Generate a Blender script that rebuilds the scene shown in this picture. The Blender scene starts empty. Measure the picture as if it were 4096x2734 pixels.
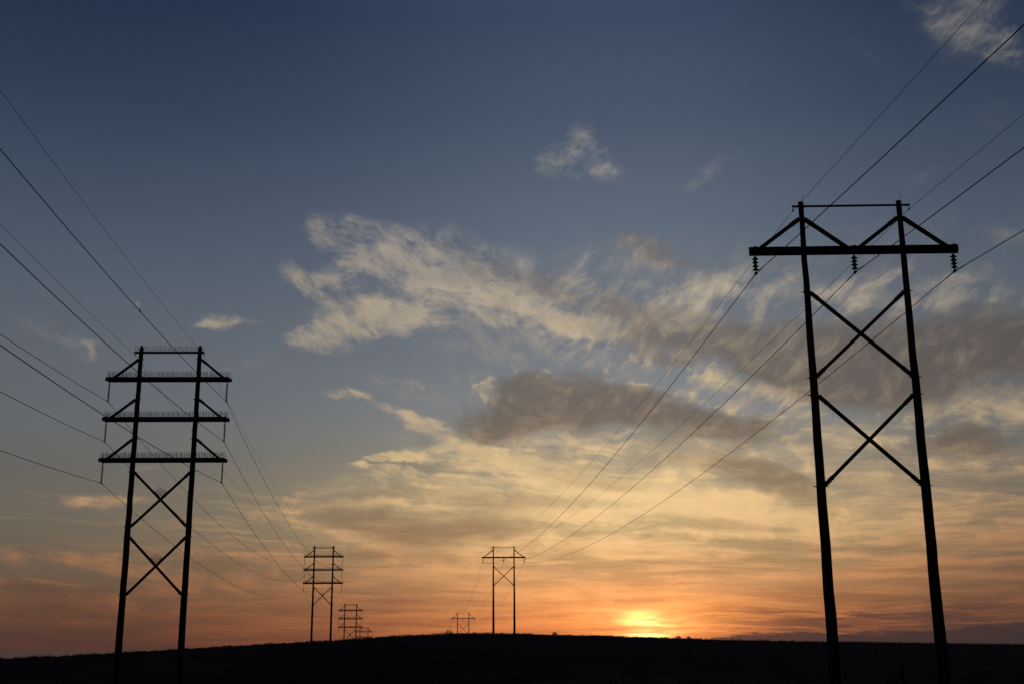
import bpy, bmesh, math, random
from mathutils import Vector, Matrix
random.seed(7)
R = math.radians
scene = bpy.context.scene
C = scene.collection

# ------------------------------------------------------------------ camera
cam_d = bpy.data.cameras.new("camera")
cam_d.sensor_width = 36.0
cam_d.lens = 40.5
cam_d.clip_start = 0.1
cam_d.clip_end = 120000.0
cam = bpy.data.objects.new("camera", cam_d)
C.objects.link(cam)
EYE = 1.7
PITCH, ROLL = 14.4986, 0.35742
cam.matrix_world = (Matrix.Translation((0, 0, EYE)) @ Matrix.Rotation(R(90 + PITCH), 4, 'X')
                    @ Matrix.Rotation(R(-ROLL), 4, 'Z'))
scene.camera = cam
scene.view_settings.view_transform = 'Standard'
scene.view_settings.look = 'None'
scene.view_settings.exposure = 0.0
scene.view_settings.gamma = 1.0

SUN_AZ, SUN_EL = 6.33, 0.75          # degrees from +Y towards +X, and above the horizon

# ------------------------------------------------------------------ sky
# Cloud groups: (azimuth, elevation, half length, half width, tilt, weight), all in degrees
BRIGHT = [
    (-8.48,19.2,3.24,1.3,-35,0.7), (-6.22,18.63,4.69,1.87,-26.1,0.8), (-3.71,17.82,5.41,2.01,-26,0.85), (-1.22,16.76,5.4,1.63,-23.9,0.8), (1.48,15.55,4.67,1.25,-20.7,0.7),
    (-4.87,19.63,2.88,1.48,10.2,0.55), (-1.67,19.34,3.58,1.12,-17.4,0.4), (0.61,18.48,2.85,1.25,-20,0.35), (-9.73,19.78,1.59,0.56,-46.3,0.25), (-10.87,17.6,2.17,0.94,-34.7,0.65),
    (-9.96,16.89,1.59,0.87,-42,0.35), (-8.87,17.47,2.1,1.48,21.2,0.75), (-7.51,16.66,1.85,1,-27.7,0.45), (-10.09,14.69,2.07,0.79,13.7,0.9), (-8.36,15.35,3.97,1.48,14.9,0.85),
    (-6.6,15.93,3.28,1.24,-8.7,0.75), (-4.59,15.65,4,1.19,-5.5,0.65), (-2.57,15.56,3.06,0.75,-11.7,0.4), (-14.85,15.3,1.38,0.63,7.3,0.95), (-13.99,15.2,1.8,0.34,-1.9,0.6),
    (-15.77,15.03,0.88,0.24,13.6,0.5), (2.28,23.16,1.47,1.01,31.1,0.75), (3.46,23.72,1.12,1.76,-9.1,0.9), (4.42,23.19,1.46,0.91,-39.5,0.75), (5.29,22.69,1.44,0.64,-20.9,0.45),
    (10.3,22.33,1.92,0.61,39.9,0.42), (11.92,22.99,1.35,0.4,33.3,0.22), (21.01,20.97,1.89,0.47,11.9,0.28), (24.14,27.68,2.65,2.58,-81.6,0.75), (22.48,28.56,3.25,0.99,-37.9,0.35),
    (25.66,26.13,1.65,0.99,-67.6,0.55), (19.12,27.16,3.99,0.91,-34.6,0.22), (24.47,18.08,2.18,0.91,17.6,0.4), (24.36,23.75,2.48,0.89,-20,0.15), (24.44,22.75,2.86,0.89,-19.9,0.15),
    (0.14,17.4,4.7,1.25,-24.1,0.6), (2.61,15.96,3.97,1.12,-18.9,0.6), (3.5,15.29,4.65,0.65,-17.3,0.5), (3.78,17.99,1.18,2.5,-25.5,0.65), (3.3,16.71,2.09,1.27,-40.4,0.4),
    (5.85,19,2.59,0.99,16.5,0.3), (6.24,17.27,2.56,1.5,26.5,0.35), (8.3,18.25,3.69,0.87,-27.4,0.35), (8.7,17.16,2.98,0.87,25.9,0.45), (10.46,17.07,3.17,0.99,30.4,0.5),
    (9.53,16.05,3.64,1.11,25.9,0.5), (6.86,15.74,5.06,1.24,-7.6,0.5), (12.15,16.11,3.36,1.1,25.4,0.5), (13.51,17.08,2.67,1.09,15.1,0.3), (15.57,16.08,2.83,0.96,9.9,0.4),
    (17.24,15.94,3.21,1.19,24.6,0.5), (18.74,16.63,2.54,0.95,24.2,0.35), (20.23,15.14,3.72,1.17,22.4,0.55), (21.66,15.5,3.07,1.38,29.3,0.45), (23.45,14.09,2.17,0.69,4,0.4),
    (5.04,14.72,4.16,1,-15.7,0.45), (15.91,15,4.72,1.44,10,0.4), (10.02,12.86,2.02,1.03,-17.6,0.95), (11.92,12.19,3.29,0.78,-18.2,0.8), (14.6,11.41,3.21,0.72,-13.7,0.65),
    (-0.33,14.37,1.64,0.7,23.8,0.3), (6.79,13.91,1.38,0.75,-21.7,0.35), (22.7,10.64,4.24,1.72,1.2,0.9), (19.94,10.04,3.38,0.94,-18.9,0.55), (23.91,9.65,1.91,0.91,-4.7,0.5),
    (13.1,10.86,3.24,0.73,-11.2,0.6), (10.17,11.53,3.33,0.64,-12.7,0.45), (2.1,12.35,1.74,0.7,-5.9,0.75), (-1,11.77,2.32,0.6,19.2,0.15), (-5.84,11.03,2.3,0.44,-19.1,0.5),
    (-5.17,10.68,2.98,0.64,-21.3,0.42), (-3.85,10.04,2.98,0.74,-17.6,0.5), (-6.08,12.39,2.76,0.74,-26.9,0.35), (-4.65,12.08,1.84,0.4,-27.1,0.5), (-8.36,11.87,1.71,0.34,4.1,1),
    (-11.53,12.88,3.17,0.54,-6.1,0.15), (-6.01,8.7,2.05,0.32,3.4,1.8), (-4.71,8.96,2.51,0.54,8.1,0.7), (-7.71,8.23,0.77,0.22,0.7,1.5), (-4.49,8.54,1.37,0.22,0.2,1.1),
    (-6.02,9.49,2.05,0.64,-5.5,0.3), (-1.88,9.08,4.58,0.99,-8.3,0.85), (0.52,8.53,3.65,0.89,-8.6,0.75), (-3.83,7.47,5.01,0.83,2.8,0.5), (-7.69,7.45,4.06,0.73,0.4,0.35),
    (2.72,9.58,4.55,0.99,-7.1,0.6), (7.47,8.84,5.74,0.64,-9.9,0.5), (10.26,9.08,3.93,0.54,-12.3,0.4), (15.09,9.61,3.37,0.96,-13.4,0.55), (14.4,8.5,2.53,0.96,-43.8,0.7),
    (17.27,8.87,3.29,1.18,-3.3,0.5), (18.92,7.36,5.18,1.15,5.1,0.6), (4.4,6.99,6.28,1.7,8.6,0.8), (8.25,7.13,5.66,1.46,-9.7,0.75), (11.16,6.42,5.09,1.44,-14,0.7),
    (6.51,6,7.44,1.21,-1.4,1.2), (5.82,4.54,6.58,0.53,0.9,0.8), (13.18,5.64,5.38,1.19,-14.1,0.8), (15.58,5.25,2.74,1.15,18.1,0.7), (18.15,5.27,4.04,0.8,10,0.4),
    (0.07,7.04,4.99,0.83,-0.7,0.55), (-3.81,5.99,6.78,0.73,-4.2,0.5), (-0.57,8.54,5.92,1.23,-6.6,0.6), (2.68,7.65,6.74,1.23,-5.1,0.6), (-2.74,6.83,5.91,0.68,3.6,0.6),
    (0.93,5.97,5.39,0.73,-6.6,0.6), (-6.39,6.61,4.06,0.44,4.1,0.5), (-8.95,7.01,3.13,0.39,6.5,0.4), (9.47,6.05,6.01,0.96,-7.7,0.6), (20.17,6.29,4.69,0.69,3.3,0.4),
    (16.11,4.32,4.87,0.51,2.3,0.4), (21.04,5.45,3.87,0.54,3.6,0.4), (21.76,3.27,3.05,0.4,4.5,0.5), (17,3.2,4.8,0.32,2.6,0.35), (20.5,3.7,2.36,0.27,8.5,0.4),
    (14,2.66,5.34,0.28,2.9,0.3), (-10.39,6.11,3.32,0.63,6.6,0.6), (-11.41,5.62,2.86,0.47,-13.3,0.6), (-8.89,5.23,4.01,0.52,-15.5,0.75), (-6.34,4.51,3.8,0.53,-15.7,0.6),
    (-2.73,4.19,5.83,0.82,-2.3,0.75), (8.79,4.93,4.78,0.43,2.6,1.3), (12.11,4.84,3.18,0.38,-5.6,0.7), (4.33,4.35,7.03,0.77,-4.9,0.85), (8.12,3.88,4.76,0.38,-4,0.8),
    (-0.59,3.45,5.8,0.62,-0.5,0.65), (-4.62,2.84,5.57,0.57,1.7,0.5), (-5.9,3.47,3.56,0.43,-4,0.4), (2.58,2.22,3.33,0.71,5.3,1), (4.48,1.92,2.65,0.61,9.2,0.9),
    (0.04,2.3,5.33,0.67,-0.5,0.6), (-0.6,1.17,5.31,0.47,1.6,0.4), (3.2,1.15,4.4,0.42,5.4,0.6), (-20.83,6.47,4.92,0.5,-0.3,0.6), (-19.68,6.43,1.84,0.32,1.8,0.55),
    (-23.3,7,1.36,0.27,2.5,0.3), (-18.98,7.44,1.23,0.23,10.4,0.5), (-17.84,7.93,1.25,0.33,2.1,0.3), (-23.17,3.69,1.35,0.48,-5.2,0.8), (-20.8,3.94,4.46,0.45,-4.2,0.45),
    (-17.56,4.09,5.87,0.42,4.8,0.5), (-19.05,3.37,5.38,0.54,-5.5,0.55), (-15.52,2.81,5.12,0.68,-9.7,0.5), (-16.46,2.17,5.44,0.37,4.3,0.6), (-14.12,2.82,6.01,0.65,3.2,0.55),
    (-12.88,2.02,4.27,0.51,8.1,0.5), (-18.72,1.51,5.32,0.36,2.1,0.45), (-21.27,0.83,3.56,0.31,-4.2,0.35), (-14.81,1.02,5.51,0.41,-2.1,0.35), (-11.32,3.45,3.91,0.61,6.2,0.5),
    (-22.04,13.79,3.54,0.69,-10,0.3), (-20.93,13.38,0.64,0.9,-56.1,0.4), (-22.66,14.14,2.47,0.69,-15.9,0.22), (-13.88,13.2,2.68,0.63,12.5,0.35), (-15.73,12.69,2.2,0.96,-17.3,0.15),
]
DARK = [
    (6.19,22.08,4.23,1.44,-17.1,0.26), (5.2,19.88,4.95,1.45,-12.2,0.12), (-0.53,17.94,5.44,1.32,-22,0.5), (-2.13,18.48,3.48,1.17,-19.3,0.3), (2.86,17.15,3.94,1.46,-16.1,0.4),
    (6.32,19.41,3.69,1.16,-17.1,0.4), (8.76,18.44,4.34,1.16,-22.8,0.4), (5.54,16.21,5.8,1.75,-17.1,0.45), (8.59,14.81,6.6,1.74,-11.1,0.7), (6.8,14.01,4.77,0.87,-16.2,0.5),
    (11.62,14.44,5.99,2.01,-13.8,0.65), (15.75,12.92,6.56,2.83,-14.7,0.85), (19.81,12.82,7.06,3.03,-3.5,1), (23.32,12.9,5.21,2.42,2.1,1), (17.71,11.74,4.73,1.67,-8.6,0.85),
    (14.27,12.59,4.49,1.71,-19.1,0.7), (22.84,13.75,4.1,1.08,4.1,0.6), (0.1,11.23,4.13,1.75,12.9,0.9), (2.53,11.53,4.82,1.86,-1.3,1.3), (5.38,11.04,6.15,1.91,-7.8,1),
    (8.83,10.62,6,1.38,-12.4,0.7), (12.21,9.95,5.38,1.03,-15,0.6), (-1.66,10.15,2.9,1.16,-0.3,0.4), (-0.56,10.37,3.62,1.16,-5.5,0.5), (-1.66,9.94,2.17,0.58,19.4,0.4),
    (3.34,8.18,5.67,1.27,-5.2,0.6), (6.62,9.25,5.14,0.69,-9.7,0.4), (8.3,8.29,5.06,0.63,-11.9,0.45), (10.86,8.53,2.74,0.74,-12.2,0.5), (12.49,7.74,3.56,1.25,-24.7,0.85),
    (14.07,6.74,3.27,1.02,-35.2,0.7), (10.19,7.71,2.73,0.86,-22.1,0.35), (21.18,8.8,2.67,1.63,-10.3,0.8), (18.62,8.39,3.18,0.99,-3.4,0.45), (22.63,8.15,2.99,1.08,-14.7,0.4),
    (-3.82,6.62,7.12,0.97,-4.3,0.4), (22.55,5.58,5.09,1.05,1.3,0.4), (20.01,4.5,6.02,0.69,1.9,0.35), (9.09,6.9,3.22,0.57,-1.6,0.35), (5.26,7.19,3.74,0.63,-11.1,0.4),
    (2.45,6.59,3.78,0.52,-4.8,0.4), (-4.91,7.89,4.77,0.52,-2,0.35), (-6.61,6.93,4.26,0.46,0.2,0.4), (0.29,6.72,5.21,0.69,-4.6,0.4), (-7.43,5.66,5.64,0.96,-9.8,0.75),
    (-5.51,5.03,5.17,1.24,-15.8,0.75), (-7.18,4.09,5.61,0.62,-4,0.5), (-0.58,5.55,4.49,1.31,-0.5,0.65), (-2.52,5.24,3.3,0.85,-8.1,0.5), (-14.58,3.73,5.41,0.71,-3.6,0.45),
    (-21.14,1.41,6.3,0.78,0.1,0.5), (-21.78,2.37,5.87,0.57,-1.6,0.5), (9.85,5.31,5.17,0.56,-4.5,0.8), (6.86,4.11,6.81,0.39,-3.1,0.4), (6.82,2.97,9.37,0.95,-4.9,0.15),
    (14.86,0.75,4.63,0.38,-3.6,0.8), (9.84,0.93,3.55,0.22,-2.5,0.5), (12.09,1.11,2.63,0.22,-0.6,0.5), (12.44,0.33,3.47,0.22,-2.4,0.7), (14.24,0.45,3.41,0.27,-2.5,0.6),
    (16.41,0.69,2.93,0.21,-0.6,0.45), (10.85,0.68,3.94,0.19,-4.5,0.4), (9.2,0.45,3.56,0.16,-2.4,0.4), (6.32,0.49,2.05,0.11,-0.4,0.4),
]

def lin(c):
    return tuple(((v / 255) / 12.92 if v <= 10.3 else ((v / 255 + .055) / 1.055) ** 2.4) for v in c)

world = bpy.data.worlds.new("World")
scene.world = world
world.use_nodes = True
NT = world.node_tree
NT.nodes.clear()

class G:
    """small helper that writes node graphs"""
    def __init__(s, nt): s.nt = nt
    def new(s, t, **kw):
        n = s.nt.nodes.new(t)
        for k, v in kw.items(): setattr(n, k, v)
        return n
    def put(s, sock, v):
        if isinstance(v, bpy.types.NodeSocket): s.nt.links.new(v, sock)
        else: sock.default_value = v
    def m(s, op, a, b=None, c=None, clamp=False):
        n = s.new('ShaderNodeMath', operation=op, use_clamp=clamp)
        s.put(n.inputs[0], a)
        if b is not None: s.put(n.inputs[1], b)
        if c is not None: s.put(n.inputs[2], c)
        return n.outputs[0]
    def vm(s, op, a, b=None):
        n = s.new('ShaderNodeVectorMath', operation=op)
        s.put(n.inputs[0], a)
        if b is not None: s.put(n.inputs[1], b)
        return n.outputs[0]
    def xyz(s, x, y, z=0.0):
        n = s.new('ShaderNodeCombineXYZ')
        for i, v in enumerate((x, y, z)): s.put(n.inputs[i], v)
        return n.outputs[0]
    def noise(s, vec, scale=1.0, detail=4.0, rough=.55, dist=0.0, col=False):
        n = s.new('ShaderNodeTexNoise', noise_dimensions='3D')
        s.put(n.inputs['Vector'], vec)
        n.inputs['Scale'].default_value = scale
        n.inputs['Detail'].default_value = detail
        n.inputs['Roughness'].default_value = rough
        n.inputs['Distortion'].default_value = dist
        return n.outputs['Color' if col else 'Fac']
    def smooth(s, v, lo, hi, a=0.0, b=1.0):
        n = s.new('ShaderNodeMapRange', interpolation_type='SMOOTHSTEP')
        s.put(n.inputs[0], v)
        for i, q in enumerate((lo, hi, a, b)): s.put(n.inputs[i + 1], q)
        return n.outputs[0]
    def lmap(s, v, lo, hi, a=0.0, b=1.0):
        n = s.new('ShaderNodeMapRange', interpolation_type='LINEAR')
        s.put(n.inputs[0], v)
        for i, q in enumerate((lo, hi, a, b)): s.put(n.inputs[i + 1], q)
        return n.outputs[0]
    def ramp(s, v, stops):
        n = s.new('ShaderNodeValToRGB')
        el = n.color_ramp.elements
        n.color_ramp.interpolation = 'LINEAR'
        while len(el) < len(stops): el.new(0.5)
        for e, (p, c) in zip(el, stops):
            e.position = p
        for e, (p, c) in zip(el, stops):
            e.color = (*lin(c), 1)
        s.put(n.inputs[0], v)
        return n.outputs[0]
    def mix(s, f, a, b, mode='MIX'):
        n = s.new('ShaderNodeMix', data_type='RGBA', blend_type=mode)
        n.clamp_factor = True
        s.put(n.inputs['Factor'], f)
        s.put(n.inputs[6], a); s.put(n.inputs[7], b)
        return n.outputs[2]
    def mapping(s, vec, loc=(0, 0, 0), rot=(0, 0, 0), sc=(1, 1, 1), kind='POINT'):
        n = s.new('ShaderNodeMapping', vector_type=kind)
        s.put(n.inputs[0], vec)
        n.inputs[1].default_value = loc; n.inputs[2].default_value = rot; n.inputs[3].default_value = sc
        return n.outputs[0]

g = G(NT)
tc = g.new('ShaderNodeTexCoord')
sep = g.new('ShaderNodeSeparateXYZ')
NT.links.new(tc.outputs['Generated'], sep.inputs[0])
dx, dy, dz = sep.outputs
az = g.m('MULTIPLY', g.m('ARCTAN2', dx, dy), 180 / math.pi)
el = g.m('MULTIPLY', g.m('ARCSINE', dz), 180 / math.pi)
P = g.xyz(az, el)

# wind-bent coordinates: a slow bend, then a fine feathering
bend = g.vm('MULTIPLY', g.vm('SUBTRACT', g.noise(P, .16, 3, .5, col=True), (.5, .5, .5)), (2.4, 1.7, 0))
feather = g.vm('MULTIPLY', g.vm('SUBTRACT', g.noise(g.mapping(P, sc=(.6, 1.0, 1)), 1.0, 5, .6, col=True), (.5, .5, .5)), (1.5, 1.1, 0))
damp = g.smooth(el, 0.5, 10, .10, 1.0)            # the far, low clouds lie flat
sc3 = g.xyz(damp, damp, 0.0)
PW = g.vm('ADD', P, g.vm('MULTIPLY', g.vm('ADD', bend, feather), sc3))

def field(blobs):
    acc = None
    for (a, e, l, w, t, amp) in blobs:
        v = g.mapping(PW, (a, e, 0), (0, 0, R(t)), (l, w, 1), 'TEXTURE')
        n = g.new('ShaderNodeTexGradient', gradient_type='SPHERICAL')
        g.put(n.inputs[0], v)
        acc = g.m('MULTIPLY', n.outputs['Fac'], amp) if acc is None else g.m('MULTIPLY_ADD', n.outputs['Fac'], amp, acc)
    return acc
FA = field(BRIGHT)
FB = field(DARK)

# fibres of the high cloud, combed in three directions
curl = g.vm('MULTIPLY', g.vm('SUBTRACT', g.noise(P, .42, 3, .5, col=True), (.5, .5, .5)), (.9, .8, 0))
PB = g.vm('ADD', P, g.vm('MULTIPLY', g.vm('ADD', g.vm('MULTIPLY', bend, (1.3, 1.3, 0)), curl), sc3))
def streak(vec, ang, along, across, detail=6, rough=.6, dist=.3, loc=(0, 0, 0)):
    return g.noise(g.mapping(vec, loc, (0, 0, R(ang)), (along, across, 1), 'TEXTURE'), 1.0, detail, rough, dist)
fib1 = g.m('ADD', g.m('MULTIPLY', streak(PB, 38, 2.2, .85, 7, .58, .3), .70), g.m('MULTIPLY', streak(PB, 52, .9, .30, 5, .6, .2), .30))
fib2 = g.m('ADD', g.m('MULTIPLY', streak(PB, -30, 2.4, .85, 7, .58, .3), .70), g.m('MULTIPLY', streak(PB, -62, .9, .30, 5, .6, .2), .30))
fib3 = g.m('ADD', g.m('MULTIPLY', streak(PB, -4, 4.2, .62, 7, .58, .3), .65), g.m('MULTIPLY', streak(PB, -10, 1.8, .24, 5, .6, .2), .35))
wR = g.smooth(az, -1, 4)
fibU = g.m('ADD', g.m('MULTIPLY', fib1, wR), g.m('MULTIPLY', fib2, g.m('SUBTRACT', 1.0, wR)))
wL = g.smooth(el, 8, 13)
fib = g.m('ADD', g.m('MULTIPLY', fibU, wL), g.m('MULTIPLY', fib3, g.m('SUBTRACT', 1.0, wL)))
puff = g.noise(PB, .8, 6, .6, .3)
tex = g.m('ADD', g.m('MULTIPLY', fib, .65), g.m('MULTIPLY', puff, .35))
texn = g.lmap(tex, .30, .70, 0, 1)

# ---- clear sky: colour by height, warmer near the sun and darker away from it
E = 32.0
def byel(st):
    v = g.m('DIVIDE', el, E, clamp=True)
    return g.ramp(v, sorted([(max(0.0, e) / E, c) for e, c in st]))
off_sun = g.m('SUBTRACT', az, SUN_AZ)
daz = g.m('DIVIDE', off_sun, g.m('MULTIPLY', g.smooth(off_sun, -3, 3, 16.5, 12.5), g.smooth(el, .5, 6, .74, 1.0)))
near = g.m('POWER', 2.718, g.m('MULTIPLY', g.m('POWER', g.m('ABSOLUTE', daz), 2.0), -1.0))
near_sky = byel([(30, (61, 76, 100)), (25, (76, 90, 111)), (20, (97, 109, 125)), (17, (108, 117, 129)), (13.5, (120, 126, 133)),
                 (11, (134, 138, 140)), (9, (151, 148, 134)), (7, (182, 164, 130)), (5, (192, 166, 122)), (3.4, (198, 156, 110)), (2, (220, 150, 98)), (.9, (230, 138, 84)), (0, (218, 120, 70))])
far_sky = byel([(30, (32, 47, 72)), (25, (48, 62, 86)), (20, (69, 82, 101)), (16, (86, 95, 109)), (13, (96, 102, 111)),
                (10, (100, 104, 107)), (7.7, (99, 99, 97)), (5.5, (102, 97, 89)), (3.4, (104, 89, 76)), (1.3, (94, 69, 56)), (0, (84, 58, 50))])
clear = g.mix(near, far_sky, near_sky)
# slow unevenness of the air
clear = g.mix(.5, clear, g.vm('MULTIPLY', clear, g.vm('ADD', g.vm('MULTIPLY', g.noise(g.mapping(P, sc=(.05, .12, 1)), 1, 3, .5, col=True), (.18, .18, .18)), (.91, .91, .91))))

# ---- lit and shaded cloud colours
near_lit = byel([(30, (132, 130, 126)), (24, (160, 154, 146)), (18, (190, 176, 156)), (14, (206, 186, 154)), (10.5, (226, 196, 148)),
                 (7.5, (250, 213, 154)), (5.2, (255, 212, 152)), (3.2, (255, 188, 126)), (1.5, (255, 172, 104)), (0, (250, 150, 85))])
far_lit = byel([(30, (112, 112, 112)), (20, (140, 134, 128)), (14, (156, 146, 132)), (9, (186, 162, 126)), (6, (190, 146, 104)), (4, (172, 118, 82)), (2, (142, 90, 64)), (0, (112, 70, 54))])
lit = g.mix(near, far_lit, near_lit)
near_dark = byel([(24, (96, 98, 106)), (17, (114, 109, 107)), (13, (110, 102, 96)), (11, (106, 97, 90)), (8.5, (132, 115, 94)), (6.5, (154, 130, 100)), (5, (160, 125, 92)),
                  (3, (170, 118, 82)), (1.2, (150, 92, 72)), (0, (120, 76, 66))])
far_dark = byel([(20, (84, 88, 98)), (14, (84, 80, 80)), (10.5, (92, 84, 78)), (6, (112, 95, 82)), (4, (104, 77, 62)), (1.5, (82, 58, 50)), (0, (64, 50, 50))])
dark = g.mix(near, far_dark, near_dark)

# ---- streaky low sky (below about ten degrees)
low = g.m('MULTIPLY', g.smooth(g.m('ADD', el, g.smooth(az, -4, -14, 0, 4.5)), 11, 4.5), g.smooth(az, -21, -8, .45, 1.0))
strk = streak(PB, -2, 14, 1.6, 7, .58, .25)
strk2 = streak(PB, 2, 7.5, .8, 6, .6, .2, (7, 3, 0))
sk = g.m('ADD', g.m('MULTIPLY', strk, .55), g.m('MULTIPLY', strk2, .45))
col = g.mix(g.m('MULTIPLY', g.smooth(sk, .47, .62), g.m('MULTIPLY', low, .72)), clear, lit)
col = g.mix(g.m('MULTIPLY', g.smooth(sk, .49, .36), g.m('MULTIPLY', low, .50)), col, dark)
strk3 = streak(PB, -1, 6.5, .34, 6, .62, .2, (2, 6, 0))
thin = g.m('MULTIPLY', g.smooth(el, 8.5, 4), g.smooth(az, -21, -7, .20, 1.0))
col = g.mix(g.m('MULTIPLY', g.smooth(strk3, .50, .64), g.m('MULTIPLY', thin, .55)), col, lit)
col = g.mix(g.m('MULTIPLY', g.smooth(strk3, .48, .36), g.m('MULTIPLY', thin, .40)), col, dark)
# thin broken veil across the middle and right
vz = g.m('MULTIPLY', g.m('MULTIPLY', g.smooth(el, 5, 9), g.smooth(el, 20.5, 15)), g.smooth(az, -7, 4))
veil = g.m('MULTIPLY', g.smooth(g.m('ADD', g.m('MULTIPLY', texn, .6), g.m('MULTIPLY', g.noise(g.mapping(PB, (3, 5, 0), sc=(.12, .3, 1)), 1, 4, .55), .8)), .60, 1.05), vz)
col = g.mix(g.m('MULTIPLY', veil, .48), col, lit)

# ---- dark bodies, then lit wisps
inB = g.smooth(FB, .02, .50)
soft = g.lmap(g.noise(g.mapping(PB, sc=(.32, .75, 1)), 1.0, 6, .58, .2), .3, .7, -.5, .5)
dB = g.m('ADD', g.m('DIVIDE', FB, g.m('MULTIPLY_ADD', FB, .18, 1.0)), g.m('MULTIPLY', g.m('ADD', g.m('MULTIPLY', soft, .68), g.m('MULTIPLY', g.m('SUBTRACT', texn, .5), .45)), inB))
aB = g.smooth(dB, .03, .92)
bodycol = g.mix(g.m('MULTIPLY', g.smooth(texn, .40, .95), .30), dark, lit)
col = g.mix(g.m('MULTIPLY', aB, g.smooth(el, 6, 13, .80, .90)), col, bodycol)
inA = g.smooth(FA, .0, .60)
FC = g.m('DIVIDE', g.m('MULTIPLY', FA, 1.15), g.m('MULTIPLY_ADD', FA, .50, 1.0))
hair1 = streak(PB, 40, .75, .13, 4, .6, .2, (4, 9, 0))
hair2 = streak(PB, -24, .75, .13, 4, .6, .2, (9, 2, 0))
hair = g.lmap(g.m('ADD', g.m('MULTIPLY', hair1, wR), g.m('MULTIPLY', hair2, g.m('SUBTRACT', 1.0, wR))), .3, .7, -.5, .5)
frayed0 = g.m('ADD', g.m('MULTIPLY', g.m('SUBTRACT', texn, .5), 1.20), g.m('MULTIPLY', soft, .85))
frayed = g.m('ADD', frayed0, g.m('MULTIPLY', g.m('MULTIPLY', hair, wL), .26))
dA = g.m('ADD', FC, g.m('MULTIPLY', frayed, inA))
aA = g.smooth(dA, .06, 1.36)
shade = g.m('SUBTRACT', 1.0, g.m('MULTIPLY', aB, .62))
# thick parts turn greyer inside
thick = g.m('MULTIPLY', g.smooth(g.m('ADD', FC, g.m('MULTIPLY', soft, 1.0)), .7, 1.6), g.smooth(el, 4, 13, .10, .38))
litc = g.mix(thick, lit, dark)
col = g.mix(g.m('MULTIPLY', aA, shade), col, litc)
rim = g.m('MULTIPLY', g.m('MULTIPLY', g.smooth(dB, .03, .18), g.smooth(dB, .50, .20)), g.smooth(texn, .45, .80))
col = g.mix(g.m('MULTIPLY', g.m('MULTIPLY', rim, g.smooth(el, 17, 14)), .6), col, lit)

# ---- low cloud bank along the right horizon, and torn strips in front of the sun
edge_n = g.noise(g.mapping(P, sc=(.38, 2.6, 1)), 1.0, 7, .68, .2)
bank_top = g.m('ADD', g.m('ADD', g.smooth(az, 7.0, 11.5, -.30, .27), g.smooth(az, 18.5, 21.5, 0, .26)), g.m('MULTIPLY', g.m('SUBTRACT', edge_n, .5), .95))
bank = g.smooth(g.m('SUBTRACT', bank_top, el), -.05, .10)
strip_n = g.noise(g.vm('ADD', g.mapping(P, sc=(.17, 2.3, 1)), g.vm('MULTIPLY', bend, (.3, .8, 0))), 1.0, 8, .68, .15)
strip_zone = g.m('MULTIPLY', g.smooth(el, 2.0, 1.1), g.smooth(az, 1.0, 8.5))
strip = g.m('MULTIPLY', g.smooth(strip_n, .44, .56), strip_zone)
purple = g.mix(g.smooth(az, 6, 14), g.ramp(0.0, [(0, (170, 92, 62)), (1, (170, 92, 62))]), g.ramp(0.0, [(0, (80, 60, 58)), (1, (80, 60, 58))]))
slate = g.mix(g.smooth(az, 8, 15), g.ramp(0.0, [(0, (74, 60, 58)), (1, (74, 60, 58))]), g.ramp(0.0, [(0, (52, 49, 53)), (1, (52, 49, 53))]))

# ---- the sun's glow through the cloud
def gauss(x0, y0, sx, sy):
    a = g.m('POWER', g.m('DIVIDE', g.m('SUBTRACT', az, x0), sx), 2.0)
    b = g.m('POWER', g.m('DIVIDE', g.m('SUBTRACT', el, y0), sy), 2.0)
    return g.m('POWER', 2.718, g.m('MULTIPLY', g.m('ADD', a, b), -1.0))
gl = g.noise(g.vm('ADD', g.mapping(P, (2.3, 1.1, 0), sc=(.42, 2.1, 1)), g.vm('MULTIPLY', bend, (.3, .6, 0))), 1.0, 7, .62, .3)
glm = g.lmap(gl, .32, .68, .15, 1.75)
halo = g.m('MULTIPLY', gauss(SUN_AZ, .8, 5.0, 1.7), g.m('MULTIPLY', g.lmap(sk, .35, .65, .7, 1.3), .42))
cut = g.m('SUBTRACT', 1.0, g.m('MULTIPLY', g.smooth(g.m('ABSOLUTE', g.m('SUBTRACT', el, g.m('MULTIPLY_ADD', g.m('SUBTRACT', edge_n, .5), .5, .50))), .14, .04), .75))
core = g.m('MULTIPLY', g.m('MULTIPLY', gauss(SUN_AZ + .1, .88, 1.20, .40), glm), cut)
wide = g.m('MULTIPLY', gauss(SUN_AZ + .5, .85, 3.0, .75), g.m('MULTIPLY', g.m('MULTIPLY', glm, cut), .34))
add = g.vm('ADD', g.vm('MULTIPLY', g.xyz(halo, halo, halo), (1.0, .33, .05)), g.vm('ADD', g.vm('MULTIPLY', g.xyz(core, core, core), (1.3, .74, .22)), g.vm('MULTIPLY', g.xyz(wide, wide, wide), (1.0, .52, .12))))
col = g.mix(g.m('MULTIPLY', strip, g.smooth(g.m('ABSOLUTE', off_sun), .5, 4, .45, .90)), col, purple)
col = g.vm('ADD', col, add)
col = g.mix(g.m('MULTIPLY', bank, .95), col, slate)
spark = g.m('MULTIPLY', gauss(SUN_AZ + .1, .20, 1.0, .20), g.lmap(strip_n, .40, .60, 1.8, .1))
col = g.vm('ADD', col, g.vm('MULTIPLY', g.xyz(spark, spark, spark), (1.6, 1.1, .38)))

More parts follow.
